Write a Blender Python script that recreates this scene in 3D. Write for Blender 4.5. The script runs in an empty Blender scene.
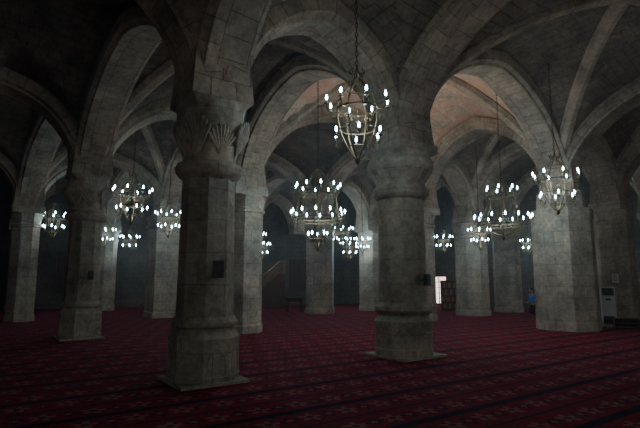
import bpy, bmesh, math, random
from math import pi, sin, cos, radians, sqrt, atan2
from mathutils import Vector, Matrix
random.seed(4)
S=bpy.context.scene
COL=S.collection
# ------------------------------------------------------------ node helpers
class NT:
    def __init__(s,name):
        s.m=bpy.data.materials.new(name); s.m.use_nodes=True
        s.t=s.m.node_tree; s.t.nodes.clear()
        s.out=s.t.nodes.new('ShaderNodeOutputMaterial')
    def n(s,typ,**kw):
        nd=s.t.nodes.new(typ)
        for k,v in kw.items():
            if k.startswith('i_'):
                nd.inputs[k[2:].replace('_',' ')].default_value=v
            else: setattr(nd,k,v)
        return nd
    def l(s,a,b): s.t.links.new(a,b)
    def math(s,op,a,b=None,c=None):
        nd=s.t.nodes.new('ShaderNodeMath'); nd.operation=op
        for i,x in enumerate((a,b,c)):
            if x is None: continue
            if isinstance(x,(int,float)): nd.inputs[i].default_value=x
            else: s.l(x,nd.inputs[i])
        return nd.outputs[0]
    def mix(s,f,a,b,mode='MIX'):
        nd=s.t.nodes.new('ShaderNodeMix'); nd.data_type='RGBA'; nd.blend_type=mode
        for idx,x in ((0,f),(6,a),(7,b)):
            if isinstance(x,(int,float)): nd.inputs[idx].default_value=x
            elif isinstance(x,tuple): nd.inputs[idx].default_value=x if len(x)==4 else (*x,1)
            else: s.l(x,nd.inputs[idx])
        return nd.outputs[2]
    def ramp(s,f,stops):
        nd=s.t.nodes.new('ShaderNodeValToRGB')
        e=nd.color_ramp.elements
        while len(e)<len(stops): e.new(.5)
        for i,(p,c) in enumerate(stops):
            e[i].position=p; e[i].color=(*c,1)
        s.l(f,nd.inputs[0]); return nd.outputs[0]
    def bsdf(s,col,rough=.8,metal=0,normal=None,spec=.3):
        b=s.n('ShaderNodeBsdfPrincipled')
        if isinstance(col,tuple): b.inputs['Base Color'].default_value=(*col[:3],1)
        else: s.l(col,b.inputs['Base Color'])
        b.inputs['Roughness'].default_value=rough; b.inputs['Metallic'].default_value=metal
        b.inputs['Specular IOR Level'].default_value=spec
        if normal is not None: s.l(normal,b.inputs['Normal'])
        s.l(b.outputs[0],s.out.inputs[0]); return b

def stone(name,c1,c2,cm,bw=.62,bh=.31,mortar=.012,bump=.5,blot=.9,tint=None,wob=.03):
    k=NT(name)
    tc=k.n('ShaderNodeTexCoord'); uv=tc.outputs['UV']
    geo=k.n('ShaderNodeNewGeometry'); pos=geo.outputs['Position']
    n1=k.n('ShaderNodeTexNoise',i_Scale=1.1,i_Detail=7.0,i_Roughness=.6); k.l(pos,n1.inputs['Vector'])
    n2=k.n('ShaderNodeTexNoise',i_Scale=9.0,i_Detail=8.0,i_Roughness=.72); k.l(pos,n2.inputs['Vector'])
    n3=k.n('ShaderNodeTexNoise',i_Scale=3.4,i_Detail=6.0,i_Roughness=.62); k.l(pos,n3.inputs['Vector'])
    nw=k.n('ShaderNodeTexNoise',i_Scale=2.5,i_Detail=3.0); k.l(pos,nw.inputs['Vector'])
    vs=k.n('ShaderNodeVectorMath',operation='SCALE'); k.l(nw.outputs['Color'],vs.inputs[0]); vs.inputs['Scale'].default_value=wob*2
    va=k.n('ShaderNodeVectorMath',operation='ADD'); k.l(uv,va.inputs[0]); k.l(vs.outputs[0],va.inputs[1])
    br=k.n('ShaderNodeTexBrick',i_Scale=1.0,i_Mortar_Size=mortar,i_Mortar_Smooth=.5,i_Bias=0.0,i_Brick_Width=bw,i_Row_Height=bh)
    k.l(va.outputs[0],br.inputs['Vector'])
    br.inputs['Color1'].default_value=(*c1,1); br.inputs['Color2'].default_value=(*c2,1); br.inputs['Mortar'].default_value=(*cm,1)
    sh=k.ramp(n1.outputs[0],[(.34,(.55,.56,.52)),(.5,(.92,.90,.84)),(.66,(1.28,1.18,1.04))])
    col=k.mix(blot,br.outputs['Color'],sh,'MULTIPLY')
    sh2=k.ramp(n2.outputs[0],[(.32,(.6,.6,.6)),(.5,(.97,.97,.97)),(.68,(1.3,1.3,1.3))])
    col=k.mix(.85,col,sh2,'MULTIPLY')
    sh3=k.ramp(n3.outputs[0],[(.36,(.68,.69,.65)),(.46,(1,1,1)),(.58,(1,1,1)),(.66,(1.2,1.16,1.08))])
    col=k.mix(.7,col,sh3,'MULTIPLY')
    if tint:
        nt=k.n('ShaderNodeTexNoise',i_Scale=tint[1],i_Detail=7.0,i_Roughness=.6,i_Distortion=.5); k.l(pos,nt.inputs['Vector'])
        f=k.ramp(nt.outputs[0],[(tint[2],(0,0,0)),(tint[2]+.08,(1,1,1))])
        col=k.mix(k.math('MULTIPLY',f,tint[3]),col,(*tint[0],1))
    mort=k.math('SUBTRACT',1.0,br.outputs['Fac'])
    hgt=k.math('ADD',k.math('MULTIPLY',mort,.5),k.math('MULTIPLY',n2.outputs[0],1.0))
    hgt=k.math('ADD',hgt,k.math('MULTIPLY',n3.outputs[0],.8))
    bp=k.n('ShaderNodeBump',i_Strength=bump,i_Distance=.045); k.l(hgt,bp.inputs['Height'])
    k.bsdf(col,.88,0,bp.outputs[0],.2); return k.m
def simple(name,c,rough=.6,metal=0,noise=.25,scale=12):
    k=NT(name); tc=k.n('ShaderNodeTexCoord')
    n=k.n('ShaderNodeTexNoise',i_Scale=float(scale),i_Detail=5.0); k.l(tc.outputs['Object'],n.inputs['Vector'])
    sh=k.ramp(n.outputs[0],[(.3,(1-noise,)*3),(.7,(1+noise,)*3)])
    k.bsdf(k.mix(1.0,(*c,1),sh,'MULTIPLY'),rough,metal); return k.m
def wood(name,c):
    k=NT(name); tc=k.n('ShaderNodeTexCoord')
    mp=k.n('ShaderNodeMapping'); mp.inputs['Scale'].default_value=(8,8,1.2); k.l(tc.outputs['Object'],mp.inputs[0])
    n=k.n('ShaderNodeTexNoise',i_Scale=3.0,i_Detail=6.0); k.l(mp.outputs[0],n.inputs['Vector'])
    sh=k.ramp(n.outputs[0],[(.3,(.55,.5,.45)),(.7,(1.3,1.2,1.1))])
    k.bsdf(k.mix(1.0,(*c,1),sh,'MULTIPLY'),.5); return k.m
def emis(name,c,st,sample=False):
    k=NT(name); e=k.n('ShaderNodeEmission'); e.inputs[0].default_value=(*c,1); e.inputs[1].default_value=st
    k.l(e.outputs[0],k.out.inputs[0])
    if not sample: k.m.cycles.emission_sampling='NONE'
    return k.m

M_COL=stone('stone_column',(.40,.375,.315),(.35,.33,.275),(.22,.205,.175),.85,.52,.007,.6,.85,None,.025)
M_PIER=stone('stone_pier',(.42,.385,.32),(.35,.325,.275),(.22,.205,.17),.62,.36,.009,.6)
M_ARCH=stone('stone_arch',(.37,.315,.25),(.29,.25,.20),(.16,.14,.115),.38,.55,.010,.6)
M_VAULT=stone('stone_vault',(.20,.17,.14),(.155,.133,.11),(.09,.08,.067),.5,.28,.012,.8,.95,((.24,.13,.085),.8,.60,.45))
M_PAINT=stone('stone_painted_vault',(.60,.50,.40),(.52,.41,.32),(.38,.30,.23),.8,.45,.014,.6,.5,((.60,.32,.22),1.1,.49,.7))
M_WALL=stone('stone_wall',(.14,.13,.115),(.11,.105,.095),(.07,.066,.06),.6,.3,.012,.5)
M_IRON=simple('iron_gilded',(.11,.085,.045),.42,.8,.3,20)
M_CHAIN=simple('iron_chain',(.04,.036,.03),.5,.7)
M_HOLD=simple('bulb_socket_white',(.4,.4,.38),.5)
M_BULB=emis('bulb_glow',(.40,.76,1.0),55)
M_DARK=simple('dark_plastic',(.05,.05,.052),.5)
M_GRILL=simple('grille_grey',(.08,.08,.085),.6,.3)
M_WHITE=simple('white_plastic',(.50,.52,.53),.45,0,.05)
M_PAPER=simple('paper',(.5,.5,.46),.8,0,.05)
M_WOOD=wood('dark_wood',(.06,.032,.02)); M_WOOD2=wood('brown_wood',(.17,.09,.05)); M_SHUT=wood('shutter_wood',(.07,.04,.025))
M_INK=simple('ink',(.03,.03,.03),.8)

def carpet():
    k=NT('carpet_red'); tc=k.n('ShaderNodeTexCoord')
    mp=k.n('ShaderNodeMapping'); mp.inputs['Rotation'].default_value=(0,0,-radians(35.6)); k.l(tc.outputs['Object'],mp.inputs[0])
    sp=k.n('ShaderNodeSeparateXYZ'); k.l(mp.outputs[0],sp.inputs[0])
    u,v=sp.outputs[0],sp.outputs[1]
    per=1.2
    w=k.math('DIVIDE',k.math('ADD',v,100.3),per)
    fv=k.math('FRACT',w)
    def cent(x): return k.math('SUBTRACT',x,.5)
    def flower(pu,rows,off,petals,r0,amp,sh=.37):
        cv=k.math('MULTIPLY',w,float(rows))
        row=k.math('FLOOR',cv)
        uu=k.math('ADD',k.math('ADD',k.math('DIVIDE',u,pu),200+off),k.math('MULTIPLY',k.math('MODULO',row,2.0),sh))
        a=k.math('MULTIPLY',cent(k.math('FRACT',uu)),pu); b=k.math('MULTIPLY',cent(k.math('FRACT',cv)),per/rows)
        r=k.math('SQRT',k.math('ADD',k.math('MULTIPLY',a,a),k.math('MULTIPLY',b,b)))
        th=k.math('ARCTAN2',b,a)
        lim=k.math('ADD',k.math('MULTIPLY',k.math('COSINE',k.math('MULTIPLY',th,float(petals))),amp),r0)
        return k.math('LESS_THAN',r,lim),r
    f1,r1=flower(.56,2,.0,5,.115,.045)
    f2,r2=flower(.56,2,.5,4,.085,.050)
    f3,r3=flower(.28,8,.25,3,.026,.014)
    f4,r4=flower(.56,2,.5,4,.040,.014)
    core=k.math('LESS_THAN',r1,.048)
    nz=k.n('ShaderNodeTexNoise',i_Scale=60.0,i_Detail=3.0); k.l(tc.outputs['Object'],nz.inputs['Vector'])
    nb=k.n('ShaderNodeTexNoise',i_Scale=.5,i_Detail=3.0); k.l(tc.outputs['Object'],nb.inputs['Vector'])
    base=k.mix(k.math('MULTIPLY',f3,.8),(.185,.005,.024,1),(.03,.007,.015,1))
    col=k.mix(k.math('MULTIPLY',f1,.9),base,(.26,.105,.095,1))
    col=k.mix(k.math('MULTIPLY',f2,.9),col,(.018,.008,.020,1))
    col=k.mix(k.math('MULTIPLY',f4,.9),col,(.24,.11,.085,1))
    col=k.mix(k.math('MULTIPLY',core,.9),col,(.05,.008,.015,1))
    e=k.math('ABSOLUTE',k.math('SUBTRACT',fv,.5))
    bd=k.math('GREATER_THAN',e,.44)
    col=k.mix(k.math('MULTIPLY',bd,.95),col,(.006,.008,.026,1))
    e2=k.math('ABSOLUTE',cent(k.math('FRACT',k.math('MULTIPLY',w,2.0))))
    col=k.mix(k.math('MULTIPLY',k.math('GREATER_THAN',e2,.455),.85),col,(.008,.008,.022,1))
    sh=k.ramp(nz.outputs[0],[(.3,(.6,.6,.6)),(.7,(1.3,1.3,1.3))]); col=k.mix(.8,col,sh,'MULTIPLY')
    sh=k.ramp(nb.outputs[0],[(.3,(.8,.8,.8)),(.7,(1.1,1.1,1.1))]); col=k.mix(1.0,col,sh,'MULTIPLY')
    bp=k.n('ShaderNodeBump',i_Strength=.5,i_Distance=.01); k.l(nz.outputs[0],bp.inputs['Height'])
    k.bsdf(col,.95,0,bp.outputs[0],.1); return k.m
M_CARPET=carpet()

# ------------------------------------------------------------ mesh helpers
def mk(name,verts,faces,mat,uvs=None,parent=None,smooth=None,loc=None):
    me=bpy.data.meshes.new(name); me.from_pydata([tuple(v) for v in verts],[],faces); me.update()
    if uvs is not None:
        ul=me.uv_layers.new(name='UVMap'); k=0
        for fi,f in enumerate(faces):
            for c in range(len(f)):
                ul.data[k].uv=uvs[fi][c]; k+=1
    if mat: me.materials.append(mat)
    if smooth is not None:
        me.polygons.foreach_set('use_smooth',[True]*len(me.polygons)); me.set_sharp_from_angle(angle=radians(smooth))
    ob=bpy.data.objects.new(name,me); COL.objects.link(ob)
    if parent: ob.parent=parent
    if loc: ob.location=loc
    return ob
def empty(name,loc,rz=0):
    e=bpy.data.objects.new(name,None); e.empty_display_size=.2; COL.objects.link(e); e.location=loc; e.rotation_euler[2]=rz; return e
def tag(o,label,cat,group=None):
    o['label']=label; o['category']=cat
    if group: o['group']=group
    return o
def struct(o,label,cat):
    o['kind']='structure'; return tag(o,label,cat)
class G:
    """geometry accumulator"""
    def __init__(s): s.v=[]; s.f=[]
    def box(s,c,d,rz=0,rx=0,ry=0):
        R=Matrix.Rotation(rz,3,'Z')@Matrix.Rotation(ry,3,'Y')@Matrix.Rotation(rx,3,'X'); b=len(s.v)
        for x in(-.5,.5):
            for y in(-.5,.5):
                for z in(-.5,.5): s.v.append(Vector(c)+R@Vector((x*d[0],y*d[1],z*d[2])))
        for f in((0,1,3,2),(4,6,7,5),(0,4,5,1),(2,3,7,6),(0,2,6,4),(1,5,7,3)): s.f.append(tuple(b+i for i in f))
    def tube(s,pts,r,n=6,closed=False):
        pts=[Vector(p) for p in pts]; b=len(s.v); m=len(pts)
        rr=r if isinstance(r,(list,tuple)) else [r]*m
        for i,p in enumerate(pts):
            if closed: t=pts[(i+1)%m]-pts[i-1]
            else: t=pts[min(i+1,m-1)]-pts[max(i-1,0)]
            t.normalize()
            up=Vector((0,0,1)) if abs(t.z)<.93 else Vector((1,0,0))
            x=t.cross(up).normalized(); y=t.cross(x).normalized()
            for j in range(n):
                a=2*pi*j/n; s.v.append(p+(x*cos(a)+y*sin(a))*rr[i])
        for i in range(m if closed else m-1):
            for j in range(n):
                i2=(i+1)%m
                s.f.append((b+i*n+j,b+i*n+(j+1)%n,b+i2*n+(j+1)%n,b+i2*n+j))
        if not closed:
            s.f.append(tuple(b+j for j in range(n))[::-1]); s.f.append(tuple(b+(m-1)*n+j for j in range(n)))
    def lathe(s,prof,n=12,c=(0,0,0)):
        b=len(s.v)
        for (r,z) in prof:
            for j in range(n):
                a=2*pi*j/n; s.v.append(Vector((c[0]+r*cos(a),c[1]+r*sin(a),c[2]+z)))
        for i in range(len(prof)-1):
            for j in range(n): s.f.append((b+i*n+j,b+i*n+(j+1)%n,b+(i+1)*n+(j+1)%n,b+(i+1)*n+j))
        s.f.append(tuple(b+j for j in range(n))[::-1]); s.f.append(tuple(b+(len(prof)-1)*n+j for j in range(n)))
    def obj(s,name,mat,parent=None,smooth=None,loc=None): return mk(name,s.v,s.f,mat,None,parent,smooth,loc)

NS=48
def rad(kind,r,th,ph=0):
    if kind=='round': return r
    if kind=='muq': return r*(1+.075*abs(sin(4*th+ph)))
    n={'oct':8,'sq':4}[kind]
    w=2*pi/n
    x=(th+w/2)%w-w/2
    return r/cos(x)
def loft(name,secs,mat,parent,smooth=30):
    v=[];f=[];uv=[]
    for s in secs:
        z,r,kd=s[:3]; ph=s[3] if len(s)>3 else 0
        for j in range(NS):
            th=2*pi*j/NS; q=rad(kd,r,th,ph); v.append((q*cos(th),q*sin(th),z))
    R=secs[len(secs)//2][1]; per=2*pi*R; vv=0
    for i in range(len(secs)-1):
        dv=sqrt((secs[i+1][0]-secs[i][0])**2+(secs[i+1][1]-secs[i][1])**2); v0=secs[0][0]+vv; vv+=dv
        for j in range(NS):
            j2=(j+1)%NS; f.append((i*NS+j,i*NS+j2,(i+1)*NS+j2,(i+1)*NS+j))
            a=j/NS*per; b=(j+1)/NS*per; uv.append(((a,v0),(b,v0),(b,v0+dv),(a,v0+dv)))
    f.append(tuple(range(NS))[::-1]); uv.append([(0,0)]*NS)
    k=(len(secs)-1)*NS; f.append(tuple(k+j for j in range(NS))); uv.append([(0,0)]*NS)
    return mk(name,v,f,mat,uv,parent,smooth)

# ------------------------------------------------------------ lattice
P={(-1,0):(-5.6,5.55),(-1,1):(-10.6,11.5),(-1,2):(-16.2,17.1),
   (0,-1):(2.9,2.5),(0,0):(-1.9,8.2),(0,1):(-6.8,14.1),(0,2):(-12.05,19.9),(0,3):(-16.4,26.6),
   (1,-1):(6.6,5.15),(1,0):(1.82,10.85),(1,1):(-2.5,15.8),(1,2):(-7.0,22.2),(1,3):(-11.9,27.3),
   (2,-1):(12.6,10.9),(2,0):(8.33,16.7),(2,1):(4.2,20.3),(2,2):(0,24.9),(2,3):(-4.4,30.2),
   (3,-1):(16.1,13.3),(3,0):(11.45,19.0),(3,1):(7.25,23.5),(3,2):(2.75,27.3),(3,3):(-1.5,32.0),
   (4,0):(14.9,21.4),(4,1):(9.9,26.0),(4,2):(5.4,30.2)}
Z0=4.6
RA={-1:2.2,0:2.2,1:3.1,2:2.1,3:2.1}; RB=2.8
def fprof(t,k=.13):
    t=min(1,abs(t)); return (1-k)*sqrt(max(0,1-t*t))+k*(1-t)
ROT=radians(35.6)

def column(key,kind,r=.6,label='',zt=4.3):
    x,y=P[key]; e=empty('column',(x,y,0),ROT if kind!='K' else ROT+.3)
    tag(e,label,'column','stone columns of the hall')
    if kind=='A' or kind=='C':
        loft('plinth',[(0,.565,'sq'),(.045,.565,'sq'),(.05,.56,'sq')],M_COL,e)
        loft('base',[(.05,.53,'oct'),(.12,.55,'oct'),(.16,.53,'oct'),(.64,.525,'oct'),(.70,.54,'oct'),(.76,.50,'oct'),(.82,.46,'oct'),(.85,.46,'round'),(.88,.52,'round'),(.93,.54,'round'),(.98,.51,'round'),(1.03,.455,'oct')],M_COL,e)
        loft('shaft',[(1.03,.43,'oct')]+[(1.03+i*.28,.43-.003*i,'oct') for i in range(1,9)],M_COL,e)
        zz=3.27
        loft('capital',[(zz,.41,'oct'),(zz+.02,.44,'round'),(zz+.06,.50,'round'),(zz+.12,.55,'round'),(zz+.20,.57,'round'),(zz+.27,.54,'round'),(zz+.31,.47,'round'),(zz+.36,.42,'oct'),
            (zz+.41,.42,'muq',0),(zz+.57,.46,'muq',0),(zz+.58,.44,'muq',pi/2),(zz+.77,.53,'muq',pi/2),(zz+.79,.50,'muq',0),(zz+.99,.58,'muq',0),(zz+1.02,.57,'round'),
            (zz+1.12,.53,'oct'),(zz+1.2,.53,'oct'),(zz+1.33,.54,'sq')],M_COL,e)
        g=G()
        for c in range(8):
            al=c*pi/4; cn=c%2
            rb,rt,hh=(.46,.68,.60) if cn else (.44,.58,.46)
            p0=Vector((cos(al)*rb,sin(al)*rb,zz+.41))
            for q in range(-4,5):
                an=q*.20
                rr_=rt-.012*abs(q)**1.3
                top=Vector((cos(al)*rr_-sin(al)*sin(an)*.35,sin(al)*rr_+cos(al)*sin(an)*.35,zz+.42+hh*cos(an)))
                mid=(p0+top)/2
                g.tube([p0,mid,top-(top-mid)*.2,top],[.010,.024,.032,.012],6)
        g.obj('carved_shell',M_COL,e,40)
        g=G()
        for c in range(8):
            al=c*pi/4; o=Vector((cos(al),sin(al),0)); t=Vector((-sin(al),cos(al),0))
            pts=[]
            for s in range(13):
                q=-1+2*s/12; pts.append(o*.532+t*(q*.15)+Vector((0,0,.34+.22*fprof(q,.35))))
            pts=[pts[0]-Vector((0,0,.16))]+pts+[pts[-1]-Vector((0,0,.16))]
            g.tube(pts,.013,5)
        g.obj('blind_arch_moulding',M_COL,e,40)
    elif kind=='B':
        loft('plinth',[(0,.64,'sq'),(.045,.64,'sq'),(.05,.63,'sq')],M_COL,e)
        loft('base',[(.05,.60,'oct'),(.18,.61,'oct'),(.20,.59,'oct'),(.60,.585,'oct'),(.68,.62,'oct'),(.76,.62,'oct'),(.84,.55,'oct'),(.88,.54,'round'),(.91,.59,'round'),(.98,.63,'round'),(1.06,.62,'round'),(1.11,.57,'round'),(1.15,.55,'round')],M_COL,e)
        loft('shaft',[(1.15,.53,'round')]+[(1.15+i*.28,.53-.003*i,'round') for i in range(1,9)],M_COL,e,40)
        loft('capital',[(3.38,.51,'round'),(3.40,.55,'round'),(3.46,.61,'round'),(3.54,.635,'round'),(3.62,.62,'round'),(3.68,.56,'round'),(3.74,.54,'round'),(3.80,.56,'round'),(3.92,.64,'round'),(4.02,.72,'round'),(4.08,.745,'round'),(4.20,.75,'round'),(4.26,.72,'round'),(4.29,.65,'oct'),(4.34,.62,'oct'),(4.42,.60,'sq'),(4.47,.60,'sq'),(4.6,.60,'sq')],M_COL,e,45)
        g=G()
        for c in range(16):
            al=c*pi/8
            pts=[Vector((cos(al)*q,sin(al)*q,z)) for q,z in((.54,3.76),(.565,3.84),(.63,3.94),(.70,4.02),(.73,4.06))]
            g.tube(pts,[.01,.035,.045,.03,.01],6)
        g.obj('carved_leaf',M_COL,e,40)
        g=G()
        for c in range(8):
            al=c*pi/4; o=Vector((cos(al),sin(al),0)); t=Vector((-sin(al),cos(al),0))
            pts=[o*.59+t*(-.18)+Vector((0,0,.24))]
            for s in range(13):
                q=-1+2*s/12; pts.append(o*.59+t*(q*.18)+Vector((0,0,.36+.2*fprof(q,.35))))
            pts.append(o*.59+t*.18+Vector((0,0,.24)))
            g.tube(pts,.011,5)
        g.obj('blind_arch_moulding',M_COL,e,40)
    else:
        kd={'K':'oct','O':'oct','Q':'sq'}[kind]
        mat=M_PIER
        if kind=='K':
            loft('base',[(0,r*1.01,kd),(.28,r*1.01,kd),(.3,r,kd)],mat,e)
            loft('shaft',[(.3,r*.995,kd),(1.3,r*.99,kd),(2.4,r*.985,kd),(zt-.35,r*.98,kd)],mat,e)
            loft('capital',[(zt-.35,r*.98,kd),(zt-.3,r*1.01,kd),(zt-.05,r*1.02,kd),(zt,r*1.0,kd),(zt+.02,.74,'oct'),(4.6,.70,'oct')],mat,e)
        else:
            loft('base',[(0,r*1.05,kd),(.22,r*1.05,kd),(.27,r*1.0,kd),(.3,r*1.0,kd)],mat,e)
            loft('shaft',[(.3,r*.985,kd),(1.3,r*.985,kd),(2.4,r*.98,kd),(zt-.55,r*.98,kd)],mat,e)
            loft('capital',[(zt-.55,r*.98,kd),(zt-.52,r*1.06,kd),(zt-.42,r*1.08,kd),(zt-.38,r*1.0,kd),(zt-.2,r*1.04,kd),(zt-.1,r*1.10,kd),(zt,r*1.10,kd),(zt+.02,max(.58,r*.8),'sq'),(4.6,max(.58,r*.8),'sq')],mat,e)
    loft('springer_block',[(4.6,.55,'sq'),(5.2,.50,'sq'),(6.6,.48,'sq'),(7.0,.46,'sq')],M_ARCH,e)
    return e

LA='carved octagonal stone column with shell-fan capital on red carpet'
column((0,0),'A',label=LA+', dark loudspeaker on its shaft')
column((0,1),'C',label=LA)
column((1,0),'B',label='round stone column with leafy capital and moulded octagonal base')
column((1,1),'O',.60,'slim octagonal stone column with moulded cornice')
column((0,2),'O',.50,'slim octagonal stone column in the dim aisle')
column((-1,1),'O',.52,'slim octagonal stone column in the dim aisle')
column((0,3),'O',.45,'slim octagonal stone column near the end wall')
column((1,2),'Q',.66,'broad square stone pier of pale ashlar',4.5)
column((1,3),'O',.5,'slim octagonal stone column near the end wall')
column((2,0),'K',.93,'massive octagonal stone pier of rough ashlar beside white cooling unit',4.0)
column((2,1),'O',.55,'octagonal stone column with moulded cornice')
column((2,2),'O',.68,'octagonal stone pier with pinned paper notice')
column((2,3),'O',.55,'octagonal stone column near the end wall')
column((3,0),'O',.62,'octagonal stone pier of pale ashlar with small notice')
column((3,1),'O',.74,'broad octagonal stone pier of pale ashlar')
column((3,2),'O',.56,'octagonal stone column near the far wall')
column((4,0),'O',.55,'octagonal stone pier at the hall edge')
column((4,1),'O',.66,'octagonal stone pier near the lit doorway')
column((4,2),'O',.5,'octagonal stone column near the lit doorway')

# ------------------------------------------------------------ arches
def arch(k1,k2,R,w=1.04,th=.42):
    a=Vector((*P[k1],0)); b=Vector((*P[k2],0)); L=(b-a).length; d=(b-a)/L; nrm=Vector((-d.y,d.x,0)); mid=(a+b)/2
    s=L/2-.42; n=44; v=[];f=[];uv=[]
    prof=[]
    for i in range(n+1):
        ph=pi*i/n; t=-cos(ph); prof.append((t*s,fprof(t)*R))
    ins=[];outs=[];arc=[0]
    for i,(x,z) in enumerate(prof):
        x0,z0=prof[max(0,i-1)]; x1,z1=prof[min(n,i+1)]
        if i==0: tx,tz=0,1
        elif i==n: tx,tz=0,-1
        else: tx,tz=x1-x0,z1-z0
        q=sqrt(tx*tx+tz*tz); nx,nz=-tz/q,tx/q
        if abs(x)<.02: nx,nz=0,1.1
        ins.append((x,z)); outs.append((nx,nz))
        if i: arc.append(arc[-1]+sqrt((x-prof[i-1][0])**2+(z-prof[i-1][1])**2))
    sec=[(-w/2,th),(-w/2,.12),(-w/2+.05,.08),(-w/2+.11,.07),(-w/2+.13,0),(w/2-.13,0),(w/2-.11,.07),(w/2-.05,.08),(w/2,.12),(w/2,th)]
    sv=[0]
    for i in range(1,len(sec)): sv.append(sv[-1]+sqrt((sec[i][0]-sec[i-1][0])**2+(sec[i][1]-sec[i-1][1])**2))
    m=len(sec)
    for i in range(n+1):
        for (o,h) in sec:
            x=ins[i][0]+outs[i][0]*h; z=ins[i][1]+outs[i][1]*h
            v.append(d*x+nrm*o+Vector((0,0,Z0+z)))
    for i in range(n):
        for j in range(m):
            j2=(j+1)%m
            f.append((i*m+j,i*m+j2,(i+1)*m+j2,(i+1)*m+j))
            va=sv[j]; vb=sv[j2] if j2 else sv[j]+w
            uv.append(((arc[i],va),(arc[i],vb),(arc[i+1],vb),(arc[i+1],va)))
    f.append(tuple(range(m))); uv.append([(0,0)]*m); f.append(tuple(n*m+j for j in range(m))[::-1]); uv.append([(0,0)]*m)
    o=mk('stone_arch',v,f,M_ARCH,uv,None,35,(mid.x,mid.y,0))
    tag(o,'pointed stone arch with moulded edges spanning between columns','arch','pointed arches')
keys=set(P)
for (i,j) in sorted(keys):
    if (i+1,j) in keys and (i,j)!=(0,-1): arch((i,j),(i+1,j),RA[i])
    if (i,j+1) in keys: arch((i,j),(i,j+1),RB)

# ------------------------------------------------------------ vaults
def vault(i,j,mat,bulge=.35,ribs=False,label='rough stone groin vault between arches'):
    c=[Vector((*P[q],0)) for q in((i,j),(i+1,j),(i+1,j+1),(i,j+1))]
    n=28; Ra=RA[i]+.38; Rb=RB+.38
    La=(c[1]-c[0]).length; Lb=(c[3]-c[0]).length
    def pt(u,v):
        p=c[0]*(1-u)*(1-v)+c[1]*u*(1-v)+c[2]*u*v+c[3]*(1-u)*v
        z=Z0+max(Ra*fprof(2*u-1),Rb*fprof(2*v-1))+bulge*sin(pi*u)*sin(pi*v)
        return Vector((p.x,p.y,z))
    g=[(1-cos(pi*k/n))/2 for k in range(n+1)]
    vs=[pt(u,v) for v in g for u in g]; f=[];uv=[]
    for a in range(n):
        for b in range(n):
            f.append((a*(n+1)+b,(a+1)*(n+1)+b,(a+1)*(n+1)+b+1,a*(n+1)+b+1))
            uc=(g[b]+g[b+1])/2; vc=(g[a]+g[a+1])/2
            q=[(g[b],g[a]),(g[b],g[a+1]),(g[b+1],g[a+1]),(g[b+1],g[a])]
            if Ra*fprof(2*uc-1)>Rb*fprof(2*vc-1): uv.append([(yy*Lb,xx*La*1.25) for xx,yy in q])
            else: uv.append([(xx*La,yy*Lb*1.2) for xx,yy in q])
    o=mk('ceiling',vs,f,mat,uv,None,40); struct(o,label,'vault')
    if ribs:
        for sg in(0,1):
            g2=G(); pts=[]
            for k in range(37):
                u=.06+.88*k/36; pts.append(pt(u,u if not sg else 1-u)-Vector((0,0,.02)))
            g2.tube(pts,.21,8)
            r=g2.obj('trim_1',M_ARCH,None,40); struct(r,'diagonal stone groin rib under the vault','vault rib')
for (i,j) in sorted(keys):
    if all(q in keys for q in((i+1,j),(i+1,j+1),(i,j+1))):
        if (i,j)==(1,0): vault(i,j,M_PAINT,.9,True,'groin vault with worn peach painted plaster')
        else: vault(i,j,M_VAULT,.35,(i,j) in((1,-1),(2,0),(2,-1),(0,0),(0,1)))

# ------------------------------------------------------------ shell
def poly(name,pts,z,mat,label,cat,flip=False):
    v=[(x,y,z) for x,y in pts]; f=[tuple(range(len(pts)))]
    if flip: f=[f[0][::-1]]
    o=mk(name,v,f,mat,[[(v[k][0],v[k][1]) for k in f[0]]]); return struct(o,label,cat)
room=[(-10,-8),(14,-8),(23,17),(5,36.5),(-23,25.4),(-16,6)]
poly('floor',room,0,M_CARPET,'crimson patterned prayer carpet with dark blue row stripes','floor')
poly('ceiling',room,8.9,M_WALL,'flat dark stone roof above the vaults','ceiling',True)
names=['near','near_east','east','far','west','near_west']
ctr=Vector((0,14,0))
for k in range(6):
    a=Vector((*room[k],0)); b=Vector((*room[(k+1)%6],0)); d=(b-a); L=d.length; d/=L; nn=Vector((-d.y,d.x,0))
    if nn.dot(ctr-a)>0: nn=-nn
    t=.5; z=8.9
    vs=[a,b,b+nn*t,a+nn*t]; vs=vs+[q+Vector((0,0,z)) for q in vs]
    f=[(0,1,5,4),(1,2,6,5),(2,3,7,6),(3,0,4,7),(4,5,6,7),(3,2,1,0)]
    lu=lambda q:((q-a).dot(d),q.z)
    uv=[[lu(vs[c]) for c in ff] for ff in f]
    struct(mk('wall_'+names[k],vs,f,M_WALL,uv),'dark rough ashlar stone wall of the hall','wall')

# ------------------------------------------------------------ door with daylight
a=Vector((23,17,0)); b=Vector((5,36.5,0)); dW=(b-a).normalized(); nW=Vector((-dW.y,dW.x,0))
if nW.dot(ctr-a)<0: nW=-nW
angW=atan2(dW.y,dW.x)
def onE(y):
    t=(y-17)/(36.5-17); return a+(b-a)*t
c=onE(33.2)
e=empty('door_1',c+nW*.03,angW); e['kind']='structure'; tag(e,'tall glazed doorway glowing with daylight, dark red bars','door')
g=G(); g.box((-.62,0,.95),(.12,.12,1.9)); g.box((.62,0,.95),(.12,.12,1.9)); g.box((0,0,1.92),(1.36,.12,.12)); g.box((0,0,.06),(1.24,.1,.12)); g.box((0,0,.95),(.06,.09,1.8)); g.obj('door_frame',simple('red_frame',(.30,.05,.05),.5),e)
g=G()
for z in(.45,.8,1.15,1.5): g.box((0,.0,z),(1.2,.07,.03))
g.obj('door_bar',simple('red_bar',(.35,.08,.08),.5),e)
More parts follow.
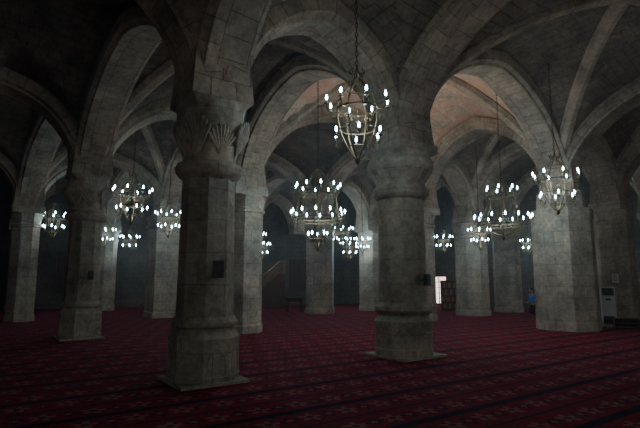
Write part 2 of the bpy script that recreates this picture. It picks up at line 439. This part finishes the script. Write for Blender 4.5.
g=G(); g.box((0,0,.99),(1.16,.02,1.74)); g.obj('door_glass',emis('daylight_glass',(1.0,.80,.78),2.6,True),e)
a2=Vector((5,36.5,0)); b2=Vector((-23,25.4,0)); dF=(b2-a2).normalized(); nF=Vector((-dF.y,dF.x,0))
if nF.dot(ctr-a2)<0: nF=-nF
def onF(x): return a2+(b2-a2)*((5-x)/28)
for n,(xx,z0,z1,w) in enumerate([(-14.6,1.0,3.2,1.2),(-9.0,1.0,3.0,1.2),(-1.5,1.0,3.0,1.2)]):
    c=onF(xx)+nF*.04; e=empty('window_%d'%(n+1),(c.x,c.y,z0),atan2(dF.y,dF.x)); e['kind']='structure'; tag(e,'closed brown wooden shutters in a stone wall recess','window')
    h=z1-z0; g=G()
    g.box((-w/2,0,h/2),(.1,.14,h)); g.box((w/2,0,h/2),(.1,.14,h)); g.box((0,0,h),(w+.1,.14,.1)); g.box((0,0,0),(w+.2,.2,.08)); g.obj('window_frame',M_WOOD,e)
    for s in(-1,1):
        g=G(); g.box((s*w/4,0,h/2),(w/2-.08,.05,h-.12))
        for z in range(3): g.box((s*w/4,0,h*(.2+.3*z)),(w/2-.2,.09,h*.2))
        g.obj('shutter',M_SHUT,e)
def fill_window(n,loc,rz,st):
    e=empty('window_%d'%n,loc,rz); e['kind']='structure'; tag(e,'tall window letting in weak grey daylight','window')
    g=G()
    for x in(-1.5,1.5): g.box((x,0,1.5),(.14,.2,3.1))
    for z in(0,1.5,3.0): g.box((0,0,z),(3.1,.18,.1))
    g.box((0,0,1.5),(.08,.14,3.0)); g.obj('window_frame',M_WOOD,e)
    g=G(); g.box((0,0,1.5),(2.9,.03,2.9)); g.obj('window_pane',emis('daylight_pane_%d'%n,(.92,.95,.98),st,True),e)
fill_window(4,(-2.0,-7.92,1.2),0,5.2)  # unseen glowing window added behind the camera to fill the column fronts
fill_window(5,(18.2,4.0,1.6),atan2(25,9),7.0)  # unseen glowing window added on the right to brighten piers and cooling unit

# ------------------------------------------------------------ chandeliers
def linkchain(z0,z1,near):
    g=G()
    if near:
        z=z0; k=0
        while z<z1:
            pts=[]
            for s in range(10):
                t=2*pi*s/10; x=cos(t)*.022; zz=sin(t)*.055
                pts.append((x,0,z+zz) if k%2 else (0,x,z+zz))
            g.tube(pts,.007,4,True); z+=.088; k+=1
    else: g.tube([(0,0,z0),(0,0,z1)],.014,5)
    return g
def frame1():
    g=G()
    for k in range(6):
        a=k*pi/3
        prof=[(.03,.92),(.10,.86),(.08,.78),(.20,.62),(.31,.42),(.345,.25),(.33,.05),(.27,-.2),(.17,-.42),(.07,-.58),(.0,-.62)]
        g.tube([(r*cos(a),r*sin(a),z) for r,z in prof],.011,5)
        pts=[]
        for s in range(16):
            t=s/15*1.6*2*pi*.8; q=.07*(1-s/18); pts.append(((.20+q*cos(t))*cos(a+.5),(.20+q*cos(t))*sin(a+.5),.1+q*sin(t)))
        g.tube(pts,.006,4)
    for r,z,q in((.345,.25,.015),(.20,.62,.010),(.30,-.1,.010),(.17,-.42,.012),(.10,.86,.010)):
        g.tube([(r*cos(t*pi/12),r*sin(t*pi/12),z) for t in range(24)],q,5,True)
    for k in range(8):
        a=k*pi/4; g.tube([(.10*cos(a),.10*sin(a),.86),(.13*cos(a),.13*sin(a),.93),(.12*cos(a),.12*sin(a),.97)],[.012,.012,.003],4)
    g.lathe([(.01,-.72),(.04,-.68),(.05,-.64),(.02,-.58)],8); g.lathe([(.01,.9),(.04,.93),(.02,.97),(.012,1.02)],8)
    return g
gb=G(); gb.lathe([(.009,0),(.015,.012),(.020,.032),(.019,.056),(.013,.078),(.006,.092),(.002,.10)],10)
bulb_me=gb.obj('bulb',M_BULB); BM=bulb_me.data; BM.polygons.foreach_set('use_smooth',[True]*len(BM.polygons)); bpy.data.objects.remove(bulb_me)
gb=G(); gb.lathe([(.014,-.04),(.016,.0),(.014,.02)],8); t_=gb.obj('bulb_socket',M_HOLD); SM=t_.data; bpy.data.objects.remove(t_)
def armmesh(r0,R):
    g=G(); g.tube([(r0,0,-.08),(r0+(R-r0)*.3,0,-.17),(r0+(R-r0)*.75,0,-.18),(R,0,-.12),(R,0,-.04)],.010,5)
    g.lathe([(.012,-.06),(.042,-.05),(.046,-.035),(.02,-.03)],8,(R,0,0))
    o=g.obj('arm',M_IRON,None,45); me=o.data; bpy.data.objects.remove(o); return me
def build_type(t):
    if t==1:
        fr=frame1(); specs=[(.345,.54,.36,8,.2),(.29,.42,-.22,6,.5)]
    else:
        fr=G()
        if t==2:
            rings=((.80,-.12),(.40,.75)); strap=((.02,1.28),(.20,1.08),(.38,.72),(.46,.4),(.60,.08),(.76,-.16),(.5,-.36),(.2,-.48),(.02,-.54)); bot=-.55; top=1.2
            specs=[(.76,.84,.0,14,.1),(.38,.46,.87,7,.3)]
        else:
            rings=((.70,-.12),(.58,.66),(.20,-.74)); strap=((.02,1.35),(.25,1.15),(.50,.75),(.56,.6),(.60,.2),(.67,-.16),(.5,-.45),(.2,-.80),(.05,-.98),(.02,-1.0)); bot=-1.0; top=1.3
            specs=[(.66,.76,.0,12,.1),(.54,.64,.78,10,.3),(.18,.28,-.64,5,.2)]
        for r,z in rings:
            for dz in(0,.09): fr.tube([(r*.94*cos(q*pi/16),r*.94*sin(q*pi/16),z+dz-.09) for q in range(32)],.013,5,True)
            for q in range(32):
                x,y=r*.94*cos(q*pi/16),r*.94*sin(q*pi/16); fr.tube([(x,y,z-.09),(x,y,z)],.008,4)
        for k in range(6):
            a=k*pi/3; fr.tube([(r*cos(a),r*sin(a),z) for r,z in strap],.010,5)
        fr.lathe([(.01,bot-.11),(.05,bot-.05),(.03,bot+.03)],8); fr.tube([(0,0,top),(0,0,top-.4),(0,0,bot)],.012,6)
    o=fr.obj('frame',M_IRON,None,45); d=o.data; bpy.data.objects.remove(o)
    return d,[(armmesh(s[0],s[1]),)+s for s in specs]
T={1:build_type(1),2:build_type(2),3:build_type(3)}
#   x,y,z,type,scale,power,chain top,near,z-squash
CH=[(.64,8.05,4.26,1,1.0,.9,8.0,1,1),
    (-6.2,15.9,4.15,1,1.16,.7,7.9,1,.9),
    (-.06,13.9,3.50,3,1.02,1.5,7.9,1,.95),
    (5.7,15.1,3.52,2,1.02,1.0,8.6,1,1),
    (6.75,13.7,4.2,1,1.16,1.0,8.2,1,.9),
    (-11.2,20.4,4.0,1,1.0,.5,7.9,0,.9),
    (-6.15,19.7,3.95,1,1.0,.7,7.9,0,.9),
    (-11.0,24.9,3.85,1,.9,.6,7.9,0,.9),
    (-10.7,27.4,3.7,1,.95,.6,7.9,0,.9),
    (-3.35,28.0,3.35,1,.9,.8,8.4,0,.9),
    (-3.3,25.6,3.7,1,.85,.7,8.4,0,.9),
    (1.15,25.2,3.9,1,1.05,1.0,8.2,0,.9),
    (1.75,28.7,3.4,1,1.0,.8,8.2,0,.9),
    (2.25,25.9,3.5,1,.8,.8,8.2,0,.9),
    (7.1,28.0,3.75,1,.95,1.0,7.6,0,.9),
    (6.85,20.9,3.45,1,.85,1.0,8.2,0,.9),
    (11.45,26.8,3.5,1,.75,.9,7.6,0,.9),
    (12.75,22.4,3.75,1,.7,.9,7.6,0,.9)]
LP=54
for n,(x,y,z,t,sc,pw,zc,near,sq) in enumerate(CH):
    e=empty('chandelier',(x,y,z)); e.rotation_euler[2]=n*.7
    lab={1:'lantern-shaped gilded iron chandelier with glowing white bulbs on a chain',2:'wide two-ring iron chandelier with glowing white bulbs on a chain',3:'tapering tiered iron chandelier with three rings of glowing white bulbs'}[t]
    if n==0: lab='large lantern-shaped gilded iron chandelier with two tiers of white bulbs'
    tag(e,lab,'chandelier','lit iron chandeliers')
    fd,specs=T[t]
    o=bpy.data.objects.new('frame',fd); COL.objects.link(o); o.parent=e; o.scale=(sc,sc,sc*sq)
    for (am,r0,R,za,cnt,ph) in specs:
        for k in range(cnt):
            ar=bpy.data.objects.new('arm',am); COL.objects.link(ar); ar.parent=e; ar.scale=(sc,)*3
            ar.location=(0,0,za*sc*sq); ar.rotation_euler[2]=ph+2*pi*k/cnt
            so=bpy.data.objects.new('bulb_socket',SM); COL.objects.link(so); so.parent=ar; so.location=(R,0,0)
            o=bpy.data.objects.new('bulb',BM); COL.objects.link(o); o.parent=ar; o.location=(R,0,.02)
            q=1.0/sc if y<12 else 1.15/sc
            o.scale=(q,q,q)
    g=linkchain({1:1.0,2:1.22,3:1.32}[t]*sc*sq,zc-z,near); g.obj('chain',M_CHAIN,e)
    ld=bpy.data.lights.new('chandelier_light','POINT'); ld.energy=LP*pw; ld.color=(.82,.93,1.0); ld.shadow_soft_size=.25
    lo=bpy.data.objects.new('chandelier_light',ld); COL.objects.link(lo); lo.parent=e; lo.location=(0,0,.05)

# ------------------------------------------------------------ small objects
def speaker(x,y,z,rz,label,d=(.2,.12,.32)):
    e=empty('wall_speaker',(x,y,z),rz); tag(e,label,'speaker')
    g=G(); g.box((0,0,0),d); g.box((0,d[1]/2+.03,0),(.06,.08,.06)); g.obj('case',M_DARK,e)
    g=G(); g.box((0,-d[1]/2-.006,0),(d[0]*.86,.012,d[2]*.9))
    for k in range(7): g.box((0,-d[1]/2-.014,-d[2]*.36+k*d[2]*.12),(d[0]*.8,.006,.008))
    g.obj('grille',M_GRILL,e)
speaker(-1.60,7.72,1.78,.3,'small dark loudspeaker mounted on the column shaft',(.16,.1,.27))
speaker(2.24,10.32,1.62,.75,'small dark box mounted on the round column shaft',(.13,.09,.24))
speaker(-6.35,13.62,1.75,.5,'small dark loudspeaker on the column shaft',(.14,.1,.24))
def notice(x,y,z,rz,w=.3,h=.42):
    e=empty('paper_notice',(x,y,z),rz); tag(e,'small white paper notice fixed on a stone pier','notice')
    g=G(); g.box((0,0,0),(w,.012,h)); g.obj('sheet',M_PAPER,e)
    g=G(); g.box((0,-.004,0),(w+.04,.012,h+.04)); g.v=[v+Vector((0,.008,0)) for v in g.v]; g.obj('backing',M_WOOD,e)
    g=G()
    for k in range(5): g.box((0,-.008,h*.3-k*h*.14),(w*.7,.004,.012))
    g.obj('text_line',M_INK,e)
notice(-.48,24.25,1.62,-.45); notice(11.0,18.33,1.7,-.25,.25,.35)

e=empty('air_conditioner',(10.15,17.45,0),-.45); tag(e,'tall white floor-standing air conditioner beside a stone pier','air conditioner')
g=G(); g.box((0,0,.72),(.42,.28,1.36)); g.box((0,0,.03),(.46,.32,.06)); g.obj('body',M_WHITE,e)
for zb,nn in((1.12,7),(.15,8)):
    g=G()
    g.box((0,-.142,zb+.1),(.36,.012,.26))
    for k in range(nn): g.box((0,-.15,zb+k*.03),(.34,.02,.01))
    g.obj('vent',M_GRILL,e)
g=G(); g.box((0,-.15,.95),(.16,.02,.06)); g.obj('display',M_DARK,e)
e=empty('shoe_rack',(10.3,16.75,0),-.35); tag(e,'low dark wooden rack on the carpet beside the massive pier','rack')
g=G(); g.box((-.35,0,.17),(.03,.28,.34)); g.box((.35,0,.17),(.03,.28,.34)); g.box((0,.13,.17),(.7,.02,.34)); g.obj('side_panel',M_WOOD,e)
g=G(); g.box((0,0,.05),(.68,.27,.02)); g.box((0,0,.19),(.68,.27,.02)); g.box((0,0,.345),(.74,.3,.025)); g.obj('shelf',M_WOOD2,e)

e=empty('bookcase',(7.15,27.3,0),-.15); tag(e,'brown wooden bookcase with rows of books near the bright doorway','bookcase')
g=G(); g.box((-.45,0,.8),(.04,.32,1.6)); g.box((.45,0,.8),(.04,.32,1.6)); g.box((0,.15,.8),(.9,.02,1.6)); g.box((0,0,1.6),(.98,.36,.05)); g.obj('body',M_WOOD2,e)
g=G()
for z in(.08,.45,.82,1.2): g.box((0,0,z),(.88,.3,.03))
g.obj('shelf',M_WOOD2,e)
bm_=[simple('book_red',(.25,.06,.04)),simple('book_tan',(.35,.25,.14)),simple('book_brown',(.22,.13,.07))]
for z in(.08,.45,.82,1.2):
    for k in range(9):
        h=.24+.03*((k*7)%3); g=G(); g.box((0,0,h/2),(.07,.2,h)); g.box((0,-.102,h*.75),(.05,.004,.02))
        o=g.obj('book',bm_[(k+int(z*10))%3]); x=-.37+k*.09
        R=Matrix.Rotation(-.15,3,'Z')@Vector((x,-.03,0)); o.location=(7.15+R.x,27.3+R.y,z+.015); o.rotation_euler[2]=-.15
        tag(o,'bound book standing upright on the wooden bookcase','book','books in the bookcase')

e=empty('minbar',(-3.0,29.0,0),.15); tag(e,'dark wooden pulpit with stairs and railings','pulpit')
g=G()
for k in range(9): g.box((-1.3+k*.24,0,.12+k*.11),(.26,.9,.24+k*.22))
g.obj('stair',M_WOOD,e)
for s in(-1,1):
    g=G()
    b=len(g.v); y=s*.48
    for yy in(y-.03,y+.03): g.v+= [Vector((-1.45,yy,0)),Vector((.9,yy,0)),Vector((.9,yy,2.0)),Vector((.6,yy,2.0)),Vector((-1.45,yy,.25))]
    g.f+=[tuple(b+i for i in(0,1,2,3,4)),tuple(b+5+i for i in(4,3,2,1,0))]
    for i in range(5): g.f.append((b+i,b+5+i,b+5+(i+1)%5,b+(i+1)%5))
    g.obj('side_panel',M_WOOD,e)
    g=G()
    for k in range(9):
        x=-1.4+k*.25; zb=.28+(x+1.45)*.85; g.box((x,y,zb+.35),(.04,.04,.8))
    g.tube([(-1.45,y,.95),(.6,y,2.72),(.92,y,2.75)],.04,6); g.box((.9,y,2.4),(.07,.07,.8))
    g.obj('railing',M_WOOD2,e)

e=empty('reading_desk',(-1.35,26.0,0),.3); tag(e,'small dark wooden reading desk on the carpet','desk')
g=G(); g.box((0,0,.72),(.9,.5,.05),0,.12); g.box((0,.1,.6),(.86,.3,.16)); g.obj('desk_top',M_WOOD,e)
for x in(-.38,.38):
    for y in(-.18,.18):
        g=G(); g.box((x,y,.33),(.06,.06,.66)); g.box((x,y,.02),(.09,.09,.04)); g.obj('leg',M_WOOD,e)

# ------------------------------------------------------------ person
def skin(name,verts,edges,radii,mat,parent,sub=2,extra=None):
    me=bpy.data.meshes.new(name); me.from_pydata(verts,edges,[]); me.update()
    o=bpy.data.objects.new(name,me); COL.objects.link(o)
    m=o.modifiers.new('s','SKIN'); m.use_smooth_shade=True
    for i,r in enumerate(radii):
        me.skin_vertices[0].data[i].radius=(r,r) if not isinstance(r,tuple) else r
        me.skin_vertices[0].data[i].use_root=(i==0)
    s=o.modifiers.new('u','SUBSURF'); s.levels=sub; s.render_levels=sub
    dg=bpy.context.evaluated_depsgraph_get(); m2=bpy.data.meshes.new_from_object(o.evaluated_get(dg))
    bpy.data.objects.remove(o)
    if extra:
        bm=bmesh.new(); bm.from_mesh(m2)
        extra(bm); bm.to_mesh(m2); bm.free()
    m2.materials.clear(); m2.materials.append(mat)
    m2.polygons.foreach_set('use_smooth',[True]*len(m2.polygons))
    o=bpy.data.objects.new(name,m2); COL.objects.link(o); o.parent=parent; return o
pe=empty('person',(10.02,23.3,0),radians(190)); tag(pe,'person in blue shirt and dark trousers kneeling upright on carpet','person')
V=[(0,0,.52),(.02,0,.72),(.03,0,.92),(.035,0,1.0),(.04,0,1.06),(.05,0,1.14)]
E=[(0,1),(1,2),(2,3),(3,4),(4,5)]; Rr=[.11,.105,.12,.05,.045,.06]
for s in(-1,1):
    b=len(V)
    V+=[(0.01,s*.09,.48),(.10,s*.10,.09),(-.30,s*.09,.06),(-.42,s*.09,.05)]; E+=[(0,b),(b,b+1),(b+1,b+2),(b+2,b+3)]; Rr+=[.085,.06,.045,.03]
    b=len(V)
    V+=[(.03,s*.17,.95),(.0,s*.21,.70),(.20,s*.13,.60),(.27,s*.10,.585)]; E+=[(2,b),(b,b+1),(b+1,b+2),(b+2,b+3)]; Rr+=[.05,.038,.026,.022]
    h=b+3
    for q,(dy,L) in enumerate(((-.030,.065),(-.010,.075),(.010,.07),(.030,.055))):
        b=len(V); V+=[(.30,s*.10+dy,.583),(.30+L*.6,s*.10+dy,.575),(.30+L,s*.10+dy,.555)]; E+=[(h,b),(b,b+1),(b+1,b+2)]; Rr+=[.010,.009,.008]
    b=len(V); V+=[(.275,s*.10-s*.04,.58),(.30,s*.10-s*.055,.57)]; E+=[(h,b),(b,b+1)]; Rr+=[.011,.009]
def headx(bm):
    M=Matrix.Translation((.06,0,1.165))@Matrix.Diagonal((.098,.078,.118,1))
    bmesh.ops.create_uvsphere(bm,u_segments=20,v_segments=14,radius=1,matrix=M)
    bmesh.ops.create_cone(bm,segments=8,radius1=.016,radius2=.006,depth=.045,cap_ends=True,matrix=Matrix.Translation((.162,0,1.155))@Matrix.Rotation(.25,4,'Y'))
    for s in(-1,1):
        bmesh.ops.create_uvsphere(bm,u_segments=8,v_segments=6,radius=1,matrix=Matrix.Translation((.05,s*.08,1.16))@Matrix.Diagonal((.018,.008,.03,1)))
    bmesh.ops.create_uvsphere(bm,u_segments=8,v_segments=6,radius=1,matrix=Matrix.Translation((.148,0,1.108))@Matrix.Diagonal((.008,.024,.006,1)))
skin('body',V,E,Rr,simple('skin',(.42,.25,.18),.6,0,.05),pe,1,headx)
V=[(0,0,.55),(.02,0,.72),(.03,0,.92),(.035,0,.99)]; E=[(0,1),(1,2),(2,3)]; Rr=[.135,.125,.14,.06]
for s in(-1,1):
    b=len(V); V+=[(.03,s*.17,.95),(.0,s*.21,.70),(.17,s*.145,.615)]; E+=[(2,b),(b,b+1),(b+1,b+2)]; Rr+=[.068,.055,.042]
skin('shirt',V,E,Rr,simple('blue_cloth',(.05,.26,.80),.85,0,.15),pe,2)
V=[(0,0,.55),(0,0,.46)]; E=[(0,1)]; Rr=[.135,.13]
for s in(-1,1):
    b=len(V); V+=[(.02,s*.09,.44),(.10,s*.10,.10),(-.30,s*.09,.075)]; E+=[(1,b),(b,b+1),(b+1,b+2)]; Rr+=[.10,.075,.06]
skin('trousers',V,E,Rr,simple('dark_cloth',(.02,.022,.03),.9),pe,2)
bm=bmesh.new(); bmesh.ops.create_uvsphere(bm,u_segments=20,v_segments=14,radius=1,matrix=Matrix.Translation((.048,0,1.185))@Matrix.Diagonal((.102,.086,.112,1)))
bmesh.ops.delete(bm,geom=[v for v in bm.verts if v.co.z<1.17 and v.co.x>.03 or v.co.z<1.12],context='VERTS')
me=bpy.data.meshes.new('hair'); bm.to_mesh(me); bm.free(); me.materials.append(simple('hair_dark',(.015,.012,.01),.7)); o=bpy.data.objects.new('hair',me); COL.objects.link(o); o.parent=pe
for s in(-1,1):
    bm=bmesh.new(); bmesh.ops.create_uvsphere(bm,u_segments=8,v_segments=6,radius=.011,matrix=Matrix.Translation((.143,s*.03,1.172)))
    me=bpy.data.meshes.new('eye'); bm.to_mesh(me); bm.free(); me.materials.append(M_INK); o=bpy.data.objects.new('eye',me); COL.objects.link(o); o.parent=pe

# ------------------------------------------------------------ world, light, camera
w=bpy.data.worlds.new('World'); S.world=w; w.use_nodes=True
w.node_tree.nodes['Background'].inputs[0].default_value=(.3,.4,.5,1); w.node_tree.nodes['Background'].inputs[1].default_value=.01
vs_=w.node_tree.nodes.new('ShaderNodeVolumeScatter'); vs_.inputs['Color'].default_value=(.78,.92,1,1); vs_.inputs['Density'].default_value=.0028; vs_.inputs['Anisotropy'].default_value=.6
w.node_tree.links.new(vs_.outputs[0],[n for n in w.node_tree.nodes if n.type=='OUTPUT_WORLD'][0].inputs['Volume'])
ld=bpy.data.lights.new('nave_daylight','POINT'); ld.energy=85; ld.color=(1.0,.90,.76); ld.shadow_soft_size=.6
lo=bpy.data.objects.new('nave_daylight',ld); COL.objects.link(lo); lo.location=(3.4,16.0,6.3)
cam=bpy.data.cameras.new('Camera'); cam.sensor_width=36; cam.lens=36*488/640; cam.clip_start=.05
co=bpy.data.objects.new('Camera',cam); COL.objects.link(co); co.location=(0,0,1.6); co.rotation_euler=(radians(97.8),0,0); S.camera=co
